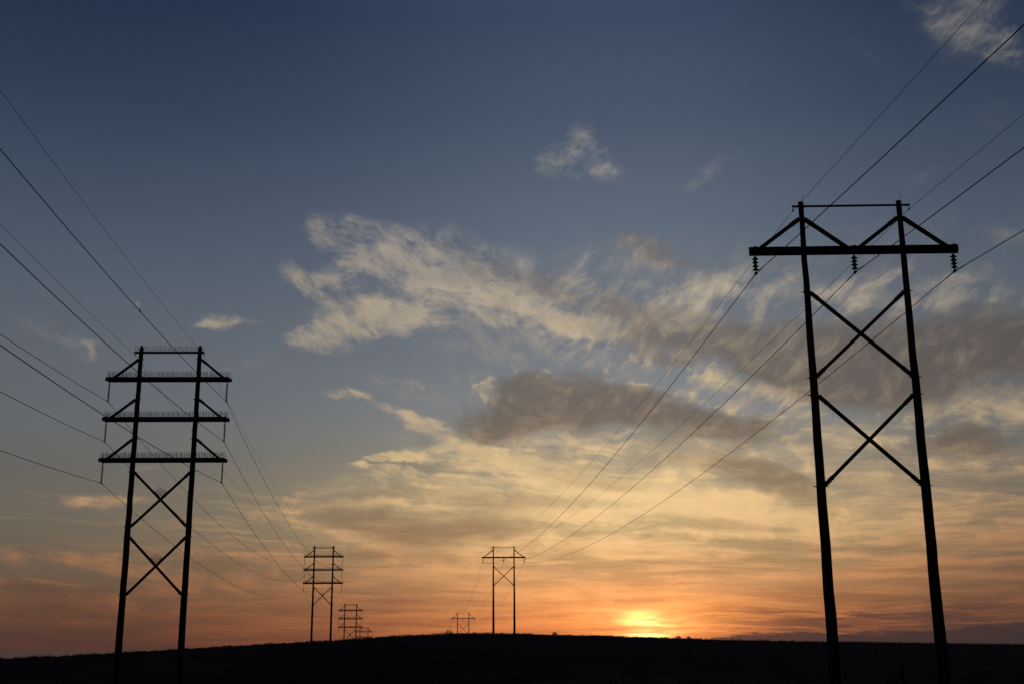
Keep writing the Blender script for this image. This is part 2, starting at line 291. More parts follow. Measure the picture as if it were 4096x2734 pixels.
# below the horizon and behind the camera: plain dusk
front = g.m('MULTIPLY', g.smooth(dy, -.1, .45), 1.0)
rear = g.ramp(g.m('DIVIDE', el, 90.0, clamp=True), [(0, (46, 42, 50)), (.12, (42, 46, 60)), (.4, (30, 42, 64)), (1, (26, 38, 60))])
col = g.mix(front, rear, col)
under = g.smooth(el, -1.2, -3.0)
col = g.mix(under, col, g.ramp(0.0, [(0, (12, 10, 10)), (1, (12, 10, 10))]))

sky = g.new('ShaderNodeTexSky', sky_type='NISHITA')
sky.sun_disc = False
sky.sun_elevation = R(SUN_EL)
sky.sun_rotation = R(SUN_AZ)
sky.altitude = 600
sky.air_density = 1.0
sky.dust_density = 2.0
bg_air = g.new('ShaderNodeBackground'); g.put(bg_air.inputs[0], sky.outputs[0]); bg_air.inputs[1].default_value = 0.05
bg_cl = g.new('ShaderNodeBackground'); g.put(bg_cl.inputs[0], col); bg_cl.inputs[1].default_value = 1.0
mx = g.new('ShaderNodeMixShader'); mx.inputs[0].default_value = 0.93
NT.links.new(bg_air.outputs[0], mx.inputs[1]); NT.links.new(bg_cl.outputs[0], mx.inputs[2])
out = g.new('ShaderNodeOutputWorld')
NT.links.new(mx.outputs[0], out.inputs[0])
world.cycles.sampling_method = 'MANUAL'
world.cycles.sample_map_resolution = 512

# ------------------------------------------------------------------ sun lamp
sd = bpy.data.lights.new("sun", 'SUN')
sd.energy = 2.0
sd.angle = R(2.0)
sd.color = (1.0, .84, .68)
sun = bpy.data.objects.new("sun", sd)
C.objects.link(sun)
sv = Vector((math.sin(R(SUN_AZ)) * math.cos(R(SUN_EL)), math.cos(R(SUN_AZ)) * math.cos(R(SUN_EL)), math.sin(R(SUN_EL))))
sun.rotation_euler = sv.to_track_quat('Z', 'Y').to_euler()
sun.location = (40, 300, 60)


# ------------------------------------------------------------------ materials
def mat(name, col, rough=.9, var=.35, scale=(1, 1, 1), nscale=3.0, spec=.25, bump=0.0, metal=0.0, transl=0.0):
    m = bpy.data.materials.new(name)
    m.use_nodes = True
    nt = m.node_tree
    b = nt.nodes['Principled BSDF']
    k = G(nt)
    t = k.new('ShaderNodeTexCoord').outputs['Object']
    v = k.mapping(t, sc=scale)
    n = k.noise(v, nscale, 6, .65)
    lo = tuple(c * (1 - var) for c in col); hi = tuple(min(1, c * (1 + var)) for c in col)
    c = k.mix(k.lmap(n, .3, .7), (*lo, 1), (*hi, 1))
    k.put(b.inputs['Base Color'], c)
    b.inputs['Roughness'].default_value = rough
    b.inputs['Specular IOR Level'].default_value = spec
    b.inputs['Metallic'].default_value = metal
    if bump:
        bn = k.new('ShaderNodeBump'); bn.inputs['Strength'].default_value = bump; bn.inputs['Distance'].default_value = .03
        k.put(bn.inputs['Height'], n); k.put(b.inputs['Normal'], bn.outputs[0])
    if transl:
        tr = k.new('ShaderNodeBsdfTranslucent'); k.put(tr.inputs[0], c)
        ms = k.new('ShaderNodeMixShader'); ms.inputs[0].default_value = transl
        nt.links.new(b.outputs[0], ms.inputs[1]); nt.links.new(tr.outputs[0], ms.inputs[2])
        nt.links.new(ms.outputs[0], nt.nodes['Material Output'].inputs[0])
    return m
M_POLE = mat('weathered_pole_wood', (.042, .032, .026), .95, .5, (9, 9, .35), 3.0, 0.0, .5)
M_ARM = mat('creosoted_timber', (.036, .028, .023), .95, .45, (.6, 9, 9), 3.0, 0.0, .3)
M_STEEL = mat('dull_galvanised_steel', (.05, .05, .052), .8, .3, (1, 1, 1), 8.0, .15)
M_GLAZE = mat('brown_glazed_porcelain', (.022, .013, .010), .75, .2, (1, 1, 1), 10.0, .12)
M_POLY = mat('grey_silicone_rubber', (.03, .03, .033), .8, .15, (1, 1, 1), 10.0, .1)
M_WIRE = mat('dull_aluminium_conductor', (.030, .027, .025), 1.0, .2, (1, 1, 1), 4.0, 0.0)
M_SPIKE = mat('spike_plastic', (.025, .025, .025), .9, .2, (1, 1, 1), 4.0, .05)
M_GRASS = mat('dry_prairie_grass', (.075, .060, .044), 1.0, .5, (1, 1, 1), .6, 0.0, 0, 0, .06)
M_SHRUB = mat('sagebrush_leaf', (.045, .046, .038), 1.0, .4, (1, 1, 1), 2.0, 0.0)
M_POST = mat('rusty_post_steel', (.05, .03, .022), 1.0, .4, (1, 1, 6), 5.0, 0.0)

# ------------------------------------------------------------------ mesh helpers
class MB:
    def __init__(s): s.v = []; s.f = []
    def add(s, v, f):
        o = len(s.v); s.v += [tuple(p) for p in v]; s.f += [tuple(i + o for i in q) for q in f]
        return s
    def tube(s, pts, rad, n=8, cap=True):
        pts = [Vector(p) for p in pts]
        if not hasattr(rad, '__len__'): rad = [rad] * len(pts)
        v = []; f = []
        t0 = (pts[-1] - pts[0]).normalized()
        ref = Vector((0, 0, 1)) if abs(t0.z) < .9 else Vector((0, 1, 0))
        for i, p in enumerate(pts):
            t = (pts[min(i + 1, len(pts) - 1)] - pts[max(i - 1, 0)]).normalized()
            a = t.cross(ref).normalized(); b = a.cross(t)
            for k in range(n):
                q = 2 * math.pi * k / n
                v.append(p + (a * math.cos(q) + b * math.sin(q)) * rad[i])
        for i in range(len(pts) - 1):
            for k in range(n):
                f.append((i * n + k, (i + 1) * n + k, (i + 1) * n + (k + 1) % n, i * n + (k + 1) % n))
        if cap:
            f.append(tuple(range(n)))
            f.append(tuple((len(pts) - 1) * n + k for k in reversed(range(n))))
        return s.add(v, f)
    def beam(s, p, q, w, h, ref=(0, 1, 0)):
        """box from p to q; w along ref, h across; edges lightly chamfered"""
        p, q = Vector(p), Vector(q)
        t = (q - p).normalized(); r = Vector(ref); r = (r - t * r.dot(t)).normalized(); u = t.cross(r)
        c = min(w, h) * .12; prof = []
        for sx, sy in ((1, 1), (-1, 1), (-1, -1), (1, -1)):
            a = (sx * w / 2, sy * (h / 2 - c)); b = (sx * (w / 2 - c), sy * h / 2)
            prof += [a, b] if sx * sy > 0 else [b, a]
        v = [e + r * a + u * b for e in (p, q) for a, b in prof]
        n = len(prof)
        f = [(k, n + k, n + (k + 1) % n, (k + 1) % n) for k in range(n)] + [tuple(range(n)), tuple(n + k for k in reversed(range(n)))]
        return s.add(v, f)
    def box(s, c, d):
        return s.beam((c[0] - d[0] / 2, c[1], c[2]), (c[0] + d[0] / 2, c[1], c[2]), d[1], d[2])
    def lathe(s, prof, c=(0, 0, 0), n=14):
        v = []; f = []
        for r, z in prof:
            for k in range(n):
                a = 2 * math.pi * k / n
                v.append((c[0] + r * math.cos(a), c[1] + r * math.sin(a), c[2] + z))
        for i in range(len(prof) - 1):
            for k in range(n):
                f.append((i * n + k, i * n + (k + 1) % n, (i + 1) * n + (k + 1) % n, (i + 1) * n + k))
        f.append(tuple(reversed(range(n)))); f.append(tuple((len(prof) - 1) * n + k for k in range(n)))
        return s.add(v, f)
    def build(s, name, m, parent=None, smooth=False):
        me = bpy.data.meshes.new(name)
        me.from_pydata(s.v, [], s.f)
        me.materials.append(m)
        if smooth: me.shade_smooth()
        o = bpy.data.objects.new(name, me)
        C.objects.link(o)
        if parent is not None: o.parent = parent
        return o

def tag(o, label=None, cat=None, group=None, kind=None):
    for k, v in (('label', label), ('category', cat), ('group', group), ('kind', kind)):
        if v: o[k] = v
    return o

# ------------------------------------------------------------------ terrain
CREST = [(-180, -.012), (-60, -.012), (-40, -.0125), (-23.29, -.01212), (-20.97, -.01062), (-18.57, -.00871), (-15.51, -.00579), (-12.76, -.00305), (-9.68, -.00028), (-8.11, .00096),
         (-5.84, .0039), (-4.38, .00482), (-2.91, .00574), (-.96, .00589), (1.5, .00456), (4.01, .00358), (6.3, .00191), (8.77, .00024), (11.82, -.00148),
         (14.79, -.00247), (19.56, -.00426), (23.17, -.00553), (40, -.008), (60, -.010), (180, -.012)]
RIDGE = [(-180, 400), (-60, 180), (-24, 170), (-16, 205), (-9, 241), (-2, 285), (3, 300), (8, 330), (14, 420), (20, 520), (26, 580), (60, 600), (180, 400)]
def lerp(tab, x):
    for (a, b), (c, d) in zip(tab, tab[1:]):
        if a <= x <= c:
            return b + (d - b) * (x - a) / (c - a)
    return tab[-1][1]
CT = [lerp(CREST, -180 + i * .25) for i in range(1441)]
RT = [lerp(RIDGE, -180 + i * .25) for i in range(1441)]
for _ in range(3):
    CT = [CT[0]] + [(CT[i - 1] + CT[i] * 2 + CT[i + 1]) / 4 for i in range(1, 1440)] + [CT[-1]]
    RT = [RT[0]] + [(RT[i - 1] + RT[i] * 2 + RT[i + 1]) / 4 for i in range(1, 1440)] + [RT[-1]]
def tab(T, a):
    x = (a + 180) * 4; i = min(1439, max(0, int(x))); w = x - i
    return T[i] * (1 - w) + T[i + 1] * w
def ground(x, y):
    r = math.hypot(x, y); a = math.degrees(math.atan2(x, y))
    c, rc = tab(CT, a), tab(RT, a)
    if r < rc:
        z = (EYE + rc * c) * (r / rc) ** 2
    else:
        fall = .028 * (1 - math.exp(-(r - rc) / 70)) if abs(a) < 15 else .010 * (1 - math.exp(-(r - rc) / 120))
        if abs(a) < 15: fall = fall * (1 - max(0, abs(a) - 10) / 5) + .010 * (1 - math.exp(-(r - rc) / 120)) * max(0, abs(a) - 10) / 5
        z = EYE + r * (c - fall)
    z -= 1.5 * math.exp(-((x + 22) ** 2 + (y - 73) ** 2) / 700)
    return z

radii = [0] + [2.2 * 1.045 ** i for i in range(195)]
radii = [r for r in radii if r < 9000] + [9000]
azs = []
a = -180.0
while a < 180:
    azs.append(a); a += .35 if -30 < a < 30 else 3.0
gm = MB()
rs = random.Random(3)
for r in radii[1:]:
    for a in azs:
        x, y = r * math.sin(R(a)), r * math.cos(R(a))
        rough = min(.06, r * .0004) if r < 900 else .05
        gm.v.append((x, y, ground(x, y) + rs.uniform(-1, 1) * rough))
na = len(azs)
gm.v.append((0, 0, 0)); ctr = len(gm.v) - 1
for k in range(na): gm.f.append((ctr, (k + 1) % na, k))
for i in range(len(radii) - 2):
    for k in range(na):
        gm.f.append((i * na + k, i * na + (k + 1) % na, (i + 1) * na + (k + 1) % na, (i + 1) * na + k))
def ground_mat():
    m = bpy.data.materials.new('dark_prairie_soil'); m.use_nodes = True
    nt = m.node_tree; b = nt.nodes['Principled BSDF']; k = G(nt)
    t = k.new('ShaderNodeTexCoord').outputs['Object']
    n1 = k.noise(k.mapping(t, sc=(.05, .12, 1)), 1.0, 7, .65)
    n2 = k.noise(t, 1.6, 5, .7)
    n = k.m('ADD', k.m('MULTIPLY', n1, .6), k.m('MULTIPLY', n2, .4))
    k.put(b.inputs['Base Color'], k.ramp(n, [(.30, (42, 35, 33)), (.5, (68, 57, 51)), (.66, (98, 82, 68))]))
    b.inputs['Roughness'].default_value = 1.0; b.inputs['Specular IOR Level'].default_value = 0.0
    bn = k.new('ShaderNodeBump'); bn.inputs['Strength'].default_value = .6; bn.inputs['Distance'].default_value = .2
    k.put(bn.inputs['Height'], n2); k.put(b.inputs['Normal'], bn.outputs[0])
    return m
tag(gm.build('ground', ground_mat(), smooth=True), kind='structure')

# grass: thin bent blades, thickest along the crest that stands against the sky
def grass():
    rg = random.Random(11)
    b = MB()
    def blade(x, y, h, w):
        z = ground(x, y) - .02
        a = rg.uniform(0, 6.283); lx, ly = rg.gauss(.10, .22) * h, rg.gauss(0, .15) * h
        cx, cy = math.cos(a) * w / 2, math.sin(a) * w / 2
        o = len(b.v)
        b.v += [(x - cx, y - cy, z), (x + cx, y + cy, z), (x + lx * .4 + cx * .6, y + ly * .4 + cy * .6, z + h * .6), (x + lx * .4 - cx * .6, y + ly * .4 - cy * .6, z + h * .6), (x + lx, y + ly, z + h)]
        b.f += [(o, o + 1, o + 2, o + 3), (o + 3, o + 2, o + 4)]
    # patchiness
    def patch(a): return .55 + .25 * math.sin(a * 3.1) + .2 * math.sin(a * 9.7 + 1) + .15 * math.sin(a * 23 + 2)
    for i in range(34000):
        a = rg.uniform(-25, 9); rc = tab(RT, a)
        r = rc + rg.uniform(-16, 5)
        p = patch(a)
        tall = rg.random() < .06 * p
        h = (rg.uniform(.35, .65) if tall else rg.uniform(.10, .34) * (.5 + p)) * (1.0 if a < 1 else .6)
        if -5.5 < a < -1.5 and rg.random() < .25: h *= 1.35
        blade(r * math.sin(R(a)), r * math.cos(R(a)), h, rg.uniform(.03, .06))
    for i in range(26000):
        a = rg.uniform(-27, 27); r = 14 * math.exp(rg.uniform(0, 2.9))
        if r > tab(RT, a): continue
        blade(r * math.sin(R(a)), r * math.cos(R(a)), rg.uniform(.12, .5), rg.uniform(.006, .02) * (1 + r / 80))
    return tag(b.build('grass', M_GRASS), 'dry prairie grass covering the dark hillside and fringing its crest', 'grass', kind='stuff')
grass()

def leaf_clump(b, rg, x, y, z, w, h, n, s):
    for i in range(n):
        t = rg.random(); a = rg.uniform(0, 6.283)
        rr = w * math.sqrt(rg.random()) * (1 - .45 * t * t)
        px, py, pz = x + rr * math.cos(a), y + rr * math.sin(a), z + h * t * (1 - .35 * (rr / w) ** 2)
        d = Vector((rg.gauss(0, 1), rg.gauss(0, 1), rg.gauss(.4, 1))).normalized() * s
        e = Vector((rg.gauss(0, 1), rg.gauss(0, 1), rg.gauss(0, 1))).normalized() * s * .6
        o = len(b.v); c = Vector((px, py, pz))
        b.v += [tuple(c), tuple(c + d + e * .5), tuple(c + d * 1.6), tuple(c + d - e * .5)]
        b.f.append((o, o + 1, o + 2, o + 3))
def scrub():
    rg = random.Random(5); b = MB()
    for i in range(900):
        a = 3 + 24 * rg.random() ** .8; rc = tab(RT, a)
        r = rc + rg.uniform(-60, 12) * (rg.random() ** .7)
        x, y = r * math.sin(R(a)), r * math.cos(R(a))
        s = rg.uniform(.3, .72)
        leaf_clump(b, rg, x, y, ground(x, y) - .08, s * rg.uniform(.7, 1.2), s * rg.uniform(.6, .95), 26, .22 * s)
    for i in range(160):
        a = rg.uniform(-26, 26); r = rg.uniform(35, 160)
        x, y = r * math.sin(R(a)), r * math.cos(R(a))
        s = rg.uniform(.25, .6)
        leaf_clump(b, rg, x, y, ground(x, y) - .05, s, s * .8, 30, .14)
    return tag(b.build('sagebrush', M_SHRUB), 'low dark sagebrush scattered over the slope and along the right ridge', 'sagebrush', kind='stuff')
scrub()
# single bushes that stand out against the sky on the crest
def bush(az_, w, h, label, seed):
    rg = random.Random(seed); rc = tab(RT, az_) - 2
    x, y = rc * math.sin(R(az_)), rc * math.cos(R(az_))
    e = bpy.data.objects.new('sagebrush_bush', None); C.objects.link(e); e.location = (x, y, ground(x, y) - .1)
    tag(e, label, 'bush', 'bushes standing up on the crest')
    b = MB(); leaf_clump(b, rg, 0, 0, .1, w, h, 170, .17); leaf_clump(b, rg, w * .7, .2, .05, w * .6, h * .7, 80, .15)
    b.build('crown', M_SHRUB, e)
    s = MB()
    for i in range(6):
        q = rg.uniform(0, 6.283); s.tube([(0, 0, 0), (math.cos(q) * w * .3, math.sin(q) * w * .3, h * .4), (math.cos(q) * w * .55, math.sin(q) * w * .55, h * .8)], [.03, .02, .008], 5)
    s.build('stem', M_SHRUB, e)
bush(7.86, .75, .6, 'low rounded bush on the crest just right of the sun', 1)
bush(8.35, .6, .55, 'smaller bush on the crest right of the rounded bush by the sun', 2)
bush(1.95, .7, .62, 'dark low bush on the crest right of the single-arm structure on the hill', 3)
bush(-3.15, 1.1, .95, 'feathery tall bush on the hilltop right of the small far single-arm structure', 4)

# ------------------------------------------------------------------ power-line structures
HALF = 1.905
def pole_mesh(h, sink, r_top, r_low, seed, cap):
    """tapered round pole, top at z=0, slightly wobbly like a tree trunk"""
    rg = random.Random(seed); b = MB()
    zs = [-(h + sink) + (h + sink) * i / 26 for i in range(27)]
    pts, rad = [], []
    for z in zs:
        k = -z / h
        pts.append((rg.uniform(-1, 1) * .012, rg.uniform(-1, 1) * .012, z)); rad.append((r_top + (r_low - r_top) * k) * rg.uniform(.985, 1.02))
    pts[-1] = (0, 0, 0)
    b.tube(pts, rad, 14)
    if not cap:
        b.lathe([(r_top * .99, 0), (r_top * .9, .025), (r_top * .5, .045), (.01, .05)], n=14)
    return b
def pyramid_cap(r):
    return MB().lathe([(r * 1.06, -.05), (r * 1.08, 0), (r * .95, .06), (r * .45, .19), (.012, .27)], n=8)
def bells(n):
    """string of cap-and-pin discs hanging down from z=0"""
    b = MB(); b.tube([(0, 0, .03), (0, 0, -.08)], .016, 6); b.tube([(-.035, 0, -.02), (.035, 0, -.02)], .012, 6)
    for i in range(n):
        z = -.07 - i * .143
        b.lathe([(.02, z + .02), (.05, z), (.058, z - .05), (.075, z - .062), (.127, z - .092), (.131, z - .104), (.10, z - .112), (.045, z - .112), (.026, z - .145)], n=18)
    return b
def long_rod(L, n):
    b = MB(); b.tube([(0, 0, .02), (0, 0, -.10)], .02, 6); b.lathe([(.045, -.05), (.05, -.02), (.02, 0.0)], n=8)
    b.tube([(0, 0, -.10), (0, 0, -L + .06)], .028, 8)
    for i in range(n):
        z = -.14 - (L - .30) * i / (n - 1)
        r = .078 if i % 2 == 0 else .062
        b.lathe([(.022, z + .014), (r, z - .006), (r, z - .014), (.022, z - .012)], n=12)
    b.tube([(0, 0, -L + .09), (0, 0, -L)], .03, 8)
    return b
def clamp_mesh(w=.13):
    b = MB(); b.tube([(0, 0, .09), (0, 0, -.02)], .02, 6)
    b.tube([(0, -w * 1.5, -.015), (0, -w * .8, .0), (0, 0, .015), (0, w * .8, 0), (0, w * 1.5, -.015)], [.018, .045, .062, .045, .018], 8)
    b.tube([(-.06, .04, .0), (.06, .04, .0)], .014, 6); b.tube([(-.06, -.04, .0), (.06, -.04, .0)], .014, 6)
    return b
def strut_mesh(p, q, w, fit=True, both=True):
    """timber brace with bolted steel end shoes"""
    b = MB(); p, q = Vector(p), Vector(q); t = (q - p).normalized()
    b.beam(p + t * .12, q - t * (.12 if both else 0), w, w)
    for e, d in ((p, t),) + (((q, -t),) if both else ()):
        b.beam(e - d * .01, e + d * .42, w * .55, w * 1.18)
        b.beam(e - d * .10, e + d * .10, w * .5, w * .7)
        u = Vector((d.z, 0, -d.x))
        for s in (.12, .24, .36):
            c = e + d * s; b.tube([c - u * w * .78, c + u * w * .78], .014, 5)
    return b
def band(z, r, x):
    b = MB()
    b.lathe([(r * 1.0, z - .05), (r * 1.07, z - .045), (r * 1.07, z + .045), (r * 1.0, z + .05)], (x, 0, 0), 14)
    b.tube([(x - r - .11, 0, z), (x + r + .11, 0, z)], .017, 6)
    b.lathe([(.03, -.015), (.03, .015)], (x, 0, z + .05), 6)
    return b
def spikes(p, q, rows, step, seed, L=.40, up=(0, 0, 1), skip=()):
    rg = random.Random(seed); b = MB(); p, q = Vector(p), Vector(q); t = q - p; n = int(t.length / step); t.normalize(); up = Vector(up)
    b.beam(p, q, .09, .02)
    side = t.cross(up).normalized()
    for i in range(n + 1):
        for k in range(rows):
            base = p + t * (i * step + rg.uniform(-.012, .012)) + side * (.03 * (k - (rows - 1) / 2) * 2)
            tip = base + up * L * rg.uniform(.9, 1.06) + t * rg.gauss(0, .022) + side * (.05 * (k - (rows - 1) / 2) + rg.gauss(0, .01))
            b.tube([base, tip], [.015, .010], 4, False)
    return b

ZL = dict(top=0, bar=-.309, a1=-2.054, a2=-4.69, a3=-7.342, b1=-.716, b2=-3.375, b3=-5.989, x1t=-8.064, x1b=-11.561, x2t=-12.167, x2b=-15.771)
ZR = dict(top=0, bar=-.205, arm=-1.987, br=-.679, x1t=-3.648, x1b=-7.01, x2t=-7.671, x2b=-11.096)
ARM_H, ARM_T = .235, .095

def root(x, y, ztop, yaw, h, name, label, cat, group):
    e = bpy.data.objects.new(name, None); C.objects.link(e)
    e.location = (x, y, ztop - h); e.rotation_euler = (0, 0, yaw); e.empty_display_size = 1
    return tag(e, label, cat, group)

def common(e, h, r_top, r_low, zs, two_x, seed, cap, xw):
    def zz(k): return h + zs[k]
    def rp(z): return r_top + (r_low - r_top) * (h - z) / h
    for s in (-1, 1):
        p = pole_mesh(h, 1.4, r_top, r_low, seed + s, cap)
        p.v = [(x + s * HALF, y, z + h) for x, y, z in p.v]
        po = p.build('pole', M_POLE, e, True)
        if cap:
            c = pyramid_cap(r_top); c.v = [(x + s * HALF, y, z + h) for x, y, z in c.v]; c.build('pole_cap', M_STEEL, po)
        for i, k in enumerate(['x1t', 'x1b'] + (['x2t', 'x2b'] if two_x else [])):
            if zz(k) > .2: band(zz(k), rp(zz(k)), s * HALF).build('brace_band', M_STEEL, po)
    for a_, b_ in [('x1t', 'x1b')] + ([('x2t', 'x2b')] if two_x else []):
        for s in (-1, 1):
            zt, zb = zz(a_) - .06, zz(b_) + .06
            d = .005 if s > 0 else -.005
            off = s * (xw * .52)
            strut_mesh((s * (HALF - rp(zt)), off, zt), (-s * (HALF - rp(zb)), off, zb), xw).build('cross_brace', M_ARM, e)
        zm = (zz(a_) + zz(b_)) / 2
        MB().tube([(0, -xw * 1.3, zm), (0, xw * 1.3, zm)], .03, 6).build('brace_bolt', M_STEEL, e)
    return zz, rp

def arm(e, z, r, half, sd):
    y = r + ARM_T / 2 + .004
    for s in (-1, 1):
        b = MB().beam((-half + .03 * s, s * y, z), (half + .05 * s, s * y, z), ARM_T, ARM_H)
        b.build('cross_arm', M_ARM, e)
    for x in (-half + .2, half - .2, -HALF, HALF):
        b = MB().tube([(x, -y - .1, z), (x, y + .1, z)], .016, 6)
        b.beam((x - .05, -y - ARM_T / 2 - .012, z), (x + .05, -y - ARM_T / 2 - .012, z), .022, .10)
        b.build('arm_bolt', M_STEEL, e)

def single_arm(x, y, ztop, yaw, h, two_x, inner, nb, label, seed):
    e = root(x, y, ztop, yaw, h, 'power_line_structure', label, 'power line structure', 'wooden single-arm structures of the right line')
    zz, rp = common(e, h, .098, .222, ZR, two_x, seed, False, .13)
    za, zb, zt = zz('arm'), zz('br'), zz('bar')
    arm(e, za, rp(za), 4.02, seed)
    MB().beam((-2.28, -.14, zt), (2.29, -.14, zt), .06, .075).build('static_bar', M_STEEL, e)
    for s in (-1, 1):
        strut_mesh((s * (HALF + rp(zb)), 0, zb), (s * 3.62, 0, za + ARM_H / 2 - .02), .145, both=False).build('arm_brace', M_ARM, e)
        if inner:
            strut_mesh((s * (HALF - rp(zb)), 0, zb), (s * .22, 0, za + ARM_H / 2 - .02), .145, both=False).build('arm_brace', M_ARM, e)
        band(zb, rp(zb), s * HALF).build('brace_band', M_STEEL, e)
        g_ = MB(); g_.tube([(s * 2.25, -.14, zt - .03), (s * 2.25, -.14, zt - .13)], .012, 6)
        g_.tube([(s * 2.25, -.22, zt - .19), (s * 2.25, -.14, zt - .165), (s * 2.25, -.06, zt - .19)], [.015, .04, .015], 6)
        g_.build('static_clamp', M_STEEL, e)
        rod = MB(); xx = s * HALF + .085; rod.tube([(xx, -.1, h - .5), (xx, -.1, h + .02), (xx - .02, -.1, h + .14), (xx - .022, -.1, h + .31)], [.007, .007, .006, .009], 5)
        rod.tube([(xx, -.1, h - .06), (xx + .1 * -s, -.14, h - .12), (xx + .12 * -s, -.14, h - .2), (xx, -.12, h - .28)], .006, 5)
        rod.build('lightning_rod', M_STEEL, e)
    for s in (-1, 0, 1):
        b = bells(nb); b.v = [(x_ + s * 3.81, y_, z_ + za - ARM_H / 2 - .035) for x_, y_, z_ in b.v]
        # hanger plate joining the two planks
        b.beam((s * 3.81, -.26, za - ARM_H / 2 - .012), (s * 3.81, .26, za - ARM_H / 2 - .012), .06, .02)
        i = b.build('insulator_string', M_GLAZE, e, False)
        c = clamp_mesh(); c.v = [(x_ + s * 3.81, y_, z_ + za - .9) for x_, y_, z_ in c.v]; c.build('wire_clamp', M_STEEL, i)
        t = MB(); t.tube([(s * 3.81, 0, za + ARM_H / 2), (s * 3.81, 0, za + ARM_H / 2 + .04)], .04, 8); t.beam((s * 3.81 - .06, 0, za + ARM_H / 2 + .006), (s * 3.81 + .06, 0, za + ARM_H / 2 + .006), .5, .012)
        t.build('hanger_bolt', M_STEEL, e)
    return e

def triple_arm(x, y, ztop, yaw, h, two_x, label, seed, detail=True):
    e = root(x, y, ztop, yaw, h, 'power_line_structure', label, 'power line structure', 'wooden three-arm structures of the left line')
    zz, rp = common(e, h, .138, .225, ZL, two_x, seed, True, .15)
    zt = zz('bar')
    MB().beam((-2.30, -.19, zt), (2.27, -.19, zt), .08, .12).build('static_bar', M_STEEL, e)
    spikes((-2.26, -.19, zt + .072), (2.24, -.19, zt + .072), 1, .108, seed + 50).build('bird_spikes', M_SPIKE, e)
    for s in (-1, 1):
        g_ = MB(); g_.tube([(s * 2.25, -.19, zt - .05), (s * 2.25, -.19, zt - .14)], .014, 6)
        g_.tube([(s * 2.25, -.29, zt - .19), (s * 2.25, -.19, zt - .165), (s * 2.25, -.09, zt - .19)], [.015, .045, .015], 6)
        g_.build('static_clamp', M_STEEL, e)
    for n in (1, 2, 3):
        za, zb = zz('a%d' % n), zz('b%d' % n)
        arm(e, za, rp(za), 4.0, seed)
        yy = rp(za) + ARM_T / 2 + .004
        for s in (-1, 1):
            spikes((-3.95, s * yy, za + ARM_H / 2 + .012), (3.95, s * yy, za + ARM_H / 2 + .012), 1, .105, seed + n * 3 + s).build('bird_spikes', M_SPIKE, e)
            strut_mesh((s * (HALF + rp(zb)), 0, zb), (s * 3.58, 0, za + ARM_H / 2 - .02), .15, both=False).build('arm_brace', M_ARM, e)
            band(zb + .02, rp(zb), s * HALF).build('brace_band', M_STEEL, e)
            b = long_rod(1.26, 17); b.v = [(x_ + s * 3.81, y_, z_ + za - ARM_H / 2 - .035) for x_, y_, z_ in b.v]
            b.beam((s * 3.81, -.32, za - ARM_H / 2 - .012), (s * 3.81, .32, za - ARM_H / 2 - .012), .06, .02)
            i = b.build('insulator_rod', M_POLY, e)
            c = clamp_mesh(.15); c.v = [(x_ + s * 3.81, y_, z_ + za - 1.44) for x_, y_, z_ in c.v]; c.build('wire_clamp', M_STEEL, i)
    # spike combs in the upper notch of each X
    for a_, b_ in [('x1t', 'x1b')] + ([('x2t', 'x2b')] if two_x else []):
        zm = (zz(a_) + zz(b_)) / 2; dxz = Vector((HALF * 2 - .4, 0, zz(a_) - zz(b_) - .12)).normalized()
        for s in (-1, 1):
            d = Vector((s * dxz.x, 0, dxz.z)); up = Vector((-s * dxz.z, 0, dxz.x))
            c = Vector((0, s * .08, zm)) + up * .088
            spikes(c + d * .14, c + d * .62, 1, .115, seed + 90 + s, .46, up).build('bird_spikes', M_SPIKE, e)
    return e

triple_arm(-22.392, 73.279, 20.324, .023, 21.7, True, 'largest three-arm wooden structure, spiked arms and two cross braces, left foreground', 100)
triple_arm(-38.585, 237.855, 20.407, .04, 19.3, False, 'mid-sized three-arm wooden structure standing on the left slope of the hill', 200)
triple_arm(-53.57, 388.48, 13.48, .05, 19.3, False, 'small three-arm wooden structure half hidden behind the hill crest', 300)
triple_arm(-72.88, 577.8, 8.10, .05, 19.3, False, 'tiniest three-arm structure, only its top two arms above the crest', 400)
single_arm(13.247, 42.35, 18.213, -.022, 18.9, True, True, 4, 'largest single-arm wooden structure with four brace arms above its beam, right foreground', 500)
single_arm(-1.777, 214.687, 18.431, .03, 17.2, False, False, 5, 'mid-sized single-arm wooden structure standing on the middle of the hill', 600)
single_arm(-16.926, 396.306, 10.905, .05, 17.2, False, False, 5, 'small single-arm wooden structure cut off below its cross brace by the crest', 700)
single_arm(-31.35, 547.0, 5.68, .05, 17.2, False, False, 5, 'tiniest single-arm structure with just its top bar above the grass', 800)

